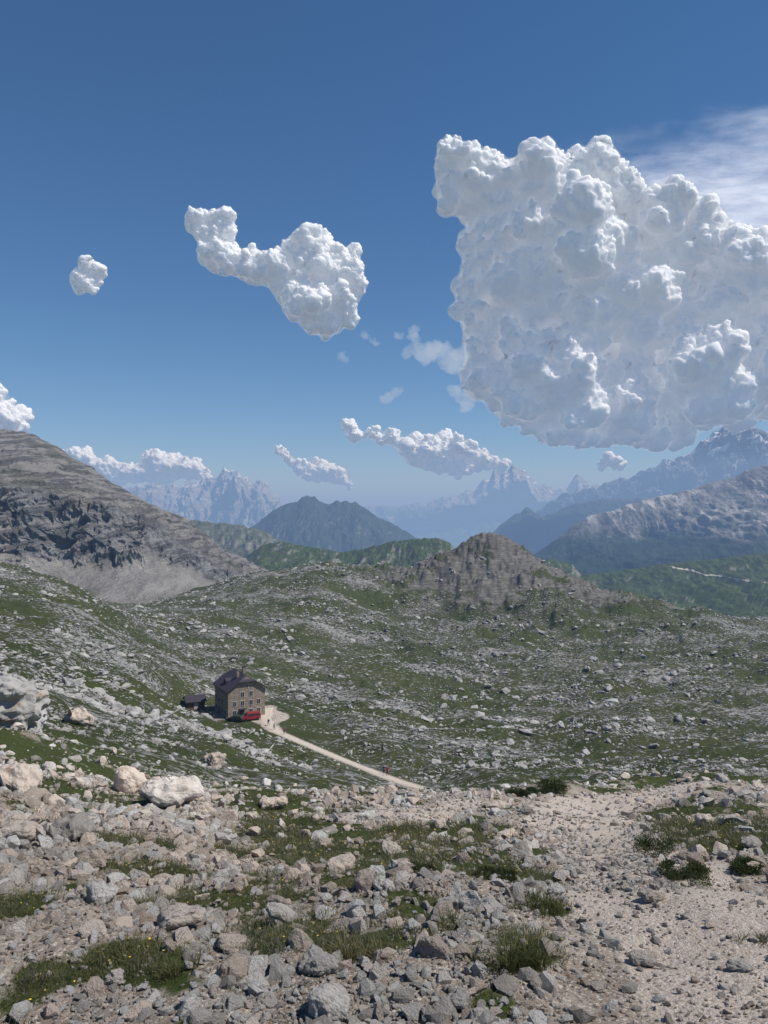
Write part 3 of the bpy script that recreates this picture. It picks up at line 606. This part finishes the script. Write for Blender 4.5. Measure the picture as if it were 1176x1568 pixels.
# ------------------------------------------------------------------ cars
TY=plain('tyre_rubber',(.02,.02,.02),.9); LT=plain('headlight',(.7,.7,.68),.2)
def car(px,py,Yd,rz,colr,van):
    b=P(px,py,Yd); zz=H(b[0],b[1])[0]; c=empty('parked_van' if van else 'parked_car',(b[0],b[1],zz+.08),rz)
    pt=plain('car_paint',colr,.3,.6,1,.03)
    Lh,Wd,Ht=(2.3,.95,1.9) if van else (2.05,.86,1.45)
    if van: prof=[(-2.3,.35),(-2.3,1.1),(-2.2,1.75),(-1.9,1.88),(.6,1.88),(.95,1.78),(1.5,1.15),(2.2,.98),(2.35,.7),(2.3,.35)]
    else: prof=[(-2.05,.3),(-2.1,.75),(-1.95,1.0),(-1.6,1.42),(-.2,1.47),(.35,1.38),(1.0,.98),(1.9,.82),(2.08,.6),(2.05,.3)]
    vs=[];n=len(prof)
    for sgn in (-1,1):
        for (x_,z_) in prof: k=max(0,(z_-.95)/(Ht-.95)); vs.append((x_,sgn*Wd*(1-.16*k),z_))
    fs=[tuple(range(n-1,-1,-1)),tuple(range(n,2*n))]+[(i,(i+1)%n,(i+1)%n+n,i+n) for i in range(n)]
    o=poly('body',vs,fs,pt,c); md=o.modifiers.new('b','BEVEL'); md.width=.06; md.segments=2
    zw0,zw1=(1.2,1.65) if van else (.98,1.32)
    for sgn in (-1,1):
        for (xa,xb) in ([(-2.0,-1.0),(-.85,.0),(.1,.85)] if van else [(-1.45,-.45),(-.35,.5)]):
            k0=max(0,(zw0-.95)/(Ht-.95)); k1=(zw1-.95)/(Ht-.95); y0=sgn*(Wd*(1-.16*k0)+.012); y1=sgn*(Wd*(1-.16*k1)+.012)
            poly('side_window',[(xa,y0,zw0),(xb+.12,y0,zw0),(xb,y1,zw1),(xa+.05,y1,zw1)],[(0,1,2,3)],GLS,c)
        for xw in (-Lh*.62,Lh*.62):
            bm=bmesh.new(); bmesh.ops.create_cone(bm,cap_ends=True,segments=20,radius1=.34,radius2=.34,depth=.22,matrix=Matrix.Translation((xw,sgn*(Wd-.08),.34))@Matrix.Rotation(math.pi/2,4,'X'))
            me=bpy.data.meshes.new('wheel'); bm.to_mesh(me); bm.free(); me.materials.append(TY); o=bpy.data.objects.new('wheel',me); ROOT.objects.link(o); o.parent=c
        box('headlight',Lh-.03,Lh+.06,sgn*.6-.16,sgn*.6+.16,.62,.78,LT,c)
    wa,wb=((.97,1.74),(1.48,1.2)) if van else ((.45,1.36),(.98,1.03))
    poly('windscreen',[(wa[0]+.03,-Wd*.78,wa[1]),(wa[0]+.03,Wd*.78,wa[1]),(wb[0]+.05,Wd*.86,wb[1]),(wb[0]+.05,-Wd*.86,wb[1])],[(0,1,2,3)],GLS,c)
car(384,1094,183,math.radians(205),(.25,.015,.02),True)
car(361,1098,182,math.radians(165),(.03,.045,.03),False)
# ------------------------------------------------------------------ hikers
SKN=plain('skin',(.45,.28,.2),.6); HR=plain('dark_hair',(.03,.02,.015),.8)
def hiker(px,py,Yd,rz,shirt,pants,bag,sc=1.0):
    b=P(px,py,Yd); zz=H(b[0],b[1])[0]+.06; root=empty('hiker',(b[0],b[1],zz),rz)
    J={'pel':(0,0,.95,.14),'sp':(0,.02,1.15,.13),'ch':(0,.03,1.36,.16),'nk':(0,.04,1.52,.06),'hd':(0,.06,1.62,.085),'ht':(0,.05,1.73,.08),
       'lh':(.1,0,.9,.10),'lk':(.11,.20,.52,.065),'la':(.11,.10,.10,.045),'lt':(.11,.27,.05,.04),
       'rh':(-.1,0,.9,.10),'rk':(-.11,-.03,.50,.065),'ra':(-.11,-.33,.14,.045),'rt':(-.11,-.20,.04,.04),
       'ls':(.19,.03,1.42,.065),'le':(.25,-.08,1.16,.045),'lw':(.24,.06,.94,.032),'lf':(.23,.12,.87,.035),
       'rs':(-.19,.03,1.42,.065),'re':(-.25,.02,1.15,.045),'rw':(-.24,.22,1.02,.032),'rf':(-.23,.28,.98,.035)}
    ks=list(J); E=[('pel','sp'),('sp','ch'),('ch','nk'),('nk','hd'),('hd','ht'),('pel','lh'),('lh','lk'),('lk','la'),('la','lt'),('pel','rh'),('rh','rk'),('rk','ra'),('ra','rt'),('ch','ls'),('ls','le'),('le','lw'),('lw','lf'),('ch','rs'),('rs','re'),('re','rw'),('rw','rf')]
    me=bpy.data.meshes.new('body'); me.from_pydata([J[k][:3] for k in ks],[(ks.index(a),ks.index(b)) for a,b in E],[])
    o=bpy.data.objects.new('tmp',me); ROOT.objects.link(o); o.modifiers.new('s','SKIN')
    for i,k in enumerate(ks):
        me.skin_vertices[0].data[i].radius=(J[k][3],J[k][3]); me.skin_vertices[0].data[i].use_root=(k=='pel')
    sb=o.modifiers.new('u','SUBSURF'); sb.levels=2; sb.render_levels=2
    dg=bpy.context.evaluated_depsgraph_get(); m2=bpy.data.meshes.new_from_object(o.evaluated_get(dg)); bpy.data.objects.remove(o)
    m2.materials.clear()
    for mm in (shirt,pants,SKN,HR,TY): m2.materials.append(mm)
    for p in m2.polygons:
        c=p.center; 
        if c.z>1.69 or (c.z>1.58 and c.y<.02): i=3
        elif c.z>1.50: i=2
        elif c.z<.13: i=4
        elif abs(c.x)>.2 and c.z<1.2: i=2
        elif c.z<.97: i=2 if c.z<.45 else 1
        else: i=0
        p.material_index=i; p.use_smooth=True
    ob=bpy.data.objects.new('body',m2); ROOT.objects.link(ob); ob.parent=root
    box('backpack',-.16,.16,-.32,-.11,1.0,1.5,bag,root,.06); box('nose',-.012,.012,.14,.165,1.60,1.635,SKN,root,.004)
    root.scale=(sc,)*3
S1=plain('red_shirt',(.45,.03,.03),.8); S2=plain('blue_shirt',(.04,.08,.25),.8); S3=plain('white_shirt',(.6,.6,.6),.8); PN=plain('dark_trousers',(.03,.03,.035),.9); PN2=plain('khaki_trousers',(.2,.16,.1),.9)
hiker(420,1120,174,2.9,S3,PN,S1); hiker(411,1113,178,2.6,S2,PN2,PN); hiker(435,1122,169,.2,S1,PN,S2); hiker(593,1181,133,3.0,S1,PN,PN,1.05); hiker(588,1178,135,2.9,S2,PN,S1)
print('objects',time.time()-T0)
# ------------------------------------------------------------------ clouds
def cloud_mat(name,sss):
    m=NT(name); p=m.pos(); nz=m.math('ADD',m.noise(p,.006,9,.66),m.math('MULTIPLY',m.noise(p,.03,6,.7),.40)); bp=m.n('ShaderNodeBump',{'Strength':.65,'Distance':26.0,'Height':nz})
    b=m.n('ShaderNodeBsdfPrincipled',{'Base Color':(.965,.967,.975,1),'Roughness':1.0,'Specular IOR Level':0.0,'Subsurface Weight':1.0,'Subsurface Scale':sss,'Subsurface Radius':(1,1,1),'Subsurface Anisotropy':.3,'Normal':bp.outputs[0]})
    m.t.links.new(b.outputs[0],m.out.inputs['Surface']); return m.m
def glow_mist_mat(name,sig,C):  # self-glowing volume: emission imitates light scattered by mist
    m=NT(name); a=m.n('ShaderNodeVolumeAbsorption',{'Color':(0,0,0,1),'Density':sig}); e=m.n('ShaderNodeEmission',{'Color':(*C,1),'Strength':sig})
    ad=m.n('ShaderNodeAddShader',{0:a.outputs[0],1:e.outputs[0]}); m.t.links.new(ad.outputs[0],m.out.inputs['Volume']); return m.m
def spheres_mesh(L,sub):
    bm=bmesh.new(); bmesh.ops.create_icosphere(bm,subdivisions=sub,radius=1); base=np.array([v.co[:] for v in bm.verts]); fc=np.array([[v.index for v in f.verts] for f in bm.faces]); bm.free()
    n=len(base); V=np.concatenate([base*[r,r,r*zf]+[x,y,z] for x,y,z,r,zf in L]); Fc=np.concatenate([fc+n*i for i in range(len(L))])
    me=bpy.data.meshes.new('t'); me.vertices.add(len(V)); me.vertices.foreach_set('co',V.astype(np.float32).ravel()); me.loops.add(Fc.size); me.loops.foreach_set('vertex_index',Fc.ravel().astype(np.int32))
    me.polygons.add(len(Fc)); me.polygons.foreach_set('loop_start',np.arange(0,Fc.size,3,dtype=np.int32)); me.update(calc_edges=True); return me
def remesh(me,vox,smooth=0):
    o=bpy.data.objects.new('t',me); ROOT.objects.link(o); r=o.modifiers.new('r','REMESH'); r.mode='VOXEL'; r.voxel_size=vox; r.use_smooth_shade=True
    if smooth: s_=o.modifiers.new('s','SMOOTH'); s_.iterations=smooth; s_.factor=.5
    dg=bpy.context.evaluated_depsgraph_get(); m2=bpy.data.meshes.new_from_object(o.evaluated_get(dg)); bpy.data.objects.remove(o); return m2
def getv(m2,what):
    n=len(m2.vertices); a=np.empty(n*3,np.float32); m2.vertices.foreach_get(what,a); return a.reshape(-1,3).astype(float)
def cloud(blobs,Yd,seed,vox,base_py=None,depth=1.0,thin=False,name='cumulus_cloud',mist=False):
    r=random.Random(seed); k=Yd/F; L0=[]
    zb=(CY-base_py)*k if base_py else -1e9
    bl=list(blobs)
    for i,(px,py,rad) in enumerate(blobs):
        nb=sorted(blobs,key=lambda q:(q[0]-px)**2+(q[1]-py)**2)[1:4]
        for q in nb:
            if math.hypot(q[0]-px,q[1]-py)<(rad+q[2])*1.15:
                t=r.uniform(.35,.65); bl.append((px*(1-t)+q[0]*t+r.gauss(0,rad*.12),py*(1-t)+q[1]*t+r.gauss(0,rad*.12),(rad+q[2])*.5*r.uniform(.55,.95)))
    for px,py,rad in bl:
        R=rad*k; dy=r.uniform(-.5,.5)*R*depth
        L0.append(((px-CX)*k,Yd+dy,(CY-py)*k,R,.95))
    L=[(x,y,z,R*.76,zf) for x,y,z,R,zf in L0]
    L1=[]
    for x,y,z,R,zf in L0:
        for i in range(16):
            v=Vector((r.gauss(0,1),r.gauss(-.3,1),r.gauss(.25,1))).normalized(); q=R*r.uniform(.14,.48)
            L1.append((x+v.x*R*.66,y+v.y*R*.66,z+v.z*R*.66,q,1))
    L2=[]
    for x,y,z,R,zf in L1:
        for i in range(5):
            v=Vector((r.gauss(0,1),r.gauss(-.3,1),r.gauss(.4,1))).normalized(); q=R*r.uniform(.22,.55)
            L2.append((x+v.x*R*.82,y+v.y*R*.82,z+v.z*R*.82,q,1))
    A_=[(x,y,max(z,zb+R*.3),R,zf) for x,y,z,R,zf in L+L1+L2]
    A_=[a for a in A_ if a[3]>vox*1.3]
    m2=remesh(spheres_mesh(A_,2),vox,2)
    co=getv(m2,'co'); no=getv(m2,'normal'); n=len(co)
    d=0
    for sc_,am in ((34,4.5),(15,3.0),(7,2.0),(3.4,1.2)):
        d=d+am*vox*(np.abs(n3(co/(sc_*vox)+seed))*1.9-.45)
    d=d+1.3*vox*n3(co/(2.2*vox)+seed*3)
    lowf=1-.6*sstep(.1,-.4,no[:,2])
    co=co+no*(d*lowf)[:,None]
    if base_py: 
        bz=zb-.25*vox+vox*2*n3(co/(20*vox)); co[:,2]=np.where(co[:,2]<bz,bz+(co[:,2]-bz)*.25,co[:,2])
    m2.vertices.foreach_set('co',co.astype(np.float32).ravel()); m2.update()
    m2.polygons.foreach_set('use_smooth',np.full(len(m2.polygons),True)); m2.materials.clear()
    m2.materials.append(MS if thin else CM)
    o=bpy.data.objects.new(name,m2); ROOT.objects.link(o)
    if mist:
        # closed, slightly inflated skin around the cloud; its emission stands in for sunlit mist
        m3=m2.copy(); no=getv(m3,'normal')
        m3.vertices.foreach_set('co',(co+no*(1.0*vox)).astype(np.float32).ravel()); m3.update()
        m3=remesh(m3,vox*1.6,2); m3.materials.clear(); m3.materials.append(glow_mist_mat('cloud_edge_glow',1/(15*vox),(.56,.60,.67)))
        m3.polygons.foreach_set('use_smooth',np.full(len(m3.polygons),True))
        v=bpy.data.objects.new('mist_glow_edge',m3); ROOT.objects.link(v); v.parent=o
    print('cloud',n,time.time()-T0)
CM=cloud_mat('cloud_white',42.0)
MS=glow_mist_mat('cloud_mist_glow',1/190.0,(.56,.62,.70))  # thin fragments glow by emission in place of scattered sunlight
big=[(700,250,38),(745,268,46),(692,305,32),(760,330,60),(820,285,46),(885,278,46),(940,300,54),(1000,345,52),(1060,372,58),(1120,400,52),(1176,420,60),(1250,445,80),(740,385,36),(810,370,70),(880,380,90),(735,435,40),(718,480,28),(800,450,80),(900,470,95),(1000,450,90),(1090,480,90),(1190,530,100),(1300,560,110),(750,530,46),(808,522,60),(840,550,60),(735,585,36),(790,590,58),(860,600,66),(960,590,76),(1060,580,76),(1150,575,72),(785,635,28),(850,652,34),(940,656,34),(1040,655,34),(1120,640,32),(895,660,30),(990,660,30)]
cloud(big,6000,1,14,690,depth=1.2,mist=True)
cloud([(302,340,22),(345,340,20),(322,360,27),(330,385,27),(352,404,27),(388,412,28),(425,416,28),(452,372,20),(485,375,30),(530,402,32),(500,425,46),(470,470,38),(525,470,30),(495,492,30),(428,387,12),(550,430,17),(460,400,26),(440,440,24),(460,440,32)],4500,2,7.0,522,mist=True)
cloud([(130,425,18),(146,420,13),(118,438,12),(138,440,14),(125,435,15),(133,410,10)],4500,3,5,mist=True)
cloud([(-40,625,48),(5,640,28),(28,655,15),(-5,600,12)],6000,4,11,668,mist=True)
cloud([(100,700,15),(130,705,20),(160,720,20),(195,724,18),(215,728,16),(235,714,22),(265,712,20),(295,718,20),(315,727,12),(180,735,14),(250,728,20),(145,728,16),(120,720,16)],15000,5,24,745,mist=True)
cloud([(428,690,11),(445,705,10),(460,716,12),(490,722,18),(515,732,14),(535,742,9),(475,728,12)],14000,6,20,mist=True)
cloud([(533,650,11),(545,668,11),(570,665,12),(582,676,11),(603,668,14),(622,688,15),(645,685,19),(685,682,26),(712,692,22),(740,705,17),(765,716,12),(665,705,25),(700,712,25),(635,705,14)],13000,7,22,738,mist=True)
cloud([(612,597,9),(598,607,8),(588,614,8),(524,545,9),(532,552,7),(620,540,10),(640,530,14),(662,540,18),(610,515,9),(632,508,7),(690,560,18),(705,545,14),(650,548,14),(680,535,16),(560,515,9),(575,525,8),(715,620,16),(700,600,12)],6000,8,8,thin=True)
cloud([(935,708,12),(950,714,10),(920,716,9),(1165,622,16),(1180,632,18),(1150,640,10)],13000,9,22,mist=True)
def cirrus():
    m=NT('thin_cloud'); p=m.pos()
    n=m.noise(m.sc(p,1,1.6,1),.00055,9,.62); n2_=m.noise(m.sc(p,.6,1.5,1),.00022,3,.5)
    at=m.n('ShaderNodeAttribute',attribute_name='cov').outputs['Fac']
    a=m.math('MULTIPLY',m.ramp(m.math('ADD',m.math('MULTIPLY',n,.7),m.math('MULTIPLY',n2_,.3)),.40,.62),at)
    a=m.math('MULTIPLY',a,.6)
    tr=m.n('ShaderNodeBsdfTransparent'); tl=m.n('ShaderNodeBsdfTranslucent',{'Color':(.9,.9,.92,1)})
    ms=m.n('ShaderNodeMixShader',{0:a,1:tr.outputs[0],2:tl.outputs[0]}); m.t.links.new(ms.outputs[0],m.out.inputs['Surface'])
    nu,nv=200,160; xs=np.linspace(900,9500,nu); ys=np.linspace(6200,13500,nv); XX,YY=np.meshgrid(xs,ys,indexing='ij')
    V=np.stack([XX,YY,4000+120*n2(XX/1500,YY/1500)],-1).reshape(-1,3); o=grid_mesh('thin_cloud',V,nu,nv,m.m)
    px=XX/YY*F+CX; py=CY-4000/YY*F
    edge=130+ (1176-px)*.30+45*fbm2(XX/900,YY/900,4,.6)
    cov=sstep(-10,110,py-edge)*sstep(780,980,px+40*n2(XX/500,YY/500))*(1-sstep(360,440,py))
    cov=cov*sstep(900,1600,XX)*(1-sstep(8500,9500,XX))
    ca=o.data.attributes.new('cov','FLOAT','POINT'); ca.data.foreach_set('value',cov.ravel().astype(np.float32))
cirrus()
# ------------------------------------------------------------------ haze box: absorbs and emits, glow stands in for scattered light
bm=bmesh.new(); bmesh.ops.create_cube(bm,size=1)
for v in bm.verts: v.co=Vector((v.co.x*84000,v.co.y*84000,-500+v.co.z*2200))
me=bpy.data.meshes.new('glowing_haze_box'); bm.to_mesh(me); bm.free()
m=NT('haze_glow'); a=m.n('ShaderNodeVolumeAbsorption',{'Color':(.34,.2,0,1),'Density':1.3e-4}); e=m.n('ShaderNodeEmission',{'Color':(.28*.66,.39*.8,.57,1),'Strength':1.3e-4})
ad=m.n('ShaderNodeAddShader',{0:a.outputs[0],1:e.outputs[0]}); m.t.links.new(ad.outputs[0],m.out.inputs['Volume'])
me.materials.append(m.m); hz=bpy.data.objects.new('glowing_haze_box',me); ROOT.objects.link(hz)
# ------------------------------------------------------------------ light, sky, camera
EL,AZ=math.radians(56),math.radians(99)   # azimuth clockwise from +Y
sd=Vector((math.sin(AZ)*math.cos(EL),math.cos(AZ)*math.cos(EL),math.sin(EL)))
su=bpy.data.lights.new('sun','SUN'); su.energy=5.0; su.angle=math.radians(.53); su.color=(1,.96,.90)
so=bpy.data.objects.new('sun',su); so.rotation_euler=sd.to_track_quat('Z','Y').to_euler(); ROOT.objects.link(so)
wd=bpy.data.worlds.new('World'); scene.world=wd; wd.use_nodes=True; nt=wd.node_tree; bg=nt.nodes['Background']
sk=nt.nodes.new('ShaderNodeTexSky'); sk.sky_type='NISHITA'; sk.sun_disc=False; sk.sun_elevation=EL; sk.sun_rotation=AZ; sk.altitude=2400; sk.air_density=1.05; sk.dust_density=.25; sk.ozone_density=2.5
hs=nt.nodes.new('ShaderNodeHueSaturation'); hs.inputs['Saturation'].default_value=1.26; nt.links.new(sk.outputs[0],hs.inputs['Color'])
nt.links.new(hs.outputs[0],bg.inputs[0]); bg.inputs[1].default_value=.096
cam=bpy.data.cameras.new('camera'); cam.sensor_fit='VERTICAL'; cam.sensor_height=36; cam.sensor_width=27; cam.lens=36*F/1568; cam.clip_start=.05; cam.clip_end=200000
co=bpy.data.objects.new('camera',cam); co.location=(0,0,0); co.rotation_euler=(math.pi/2,0,0); ROOT.objects.link(co); scene.camera=co
scene.view_settings.view_transform='Standard'; scene.view_settings.look='None'; scene.view_settings.exposure=0
print('done',time.time()-T0)
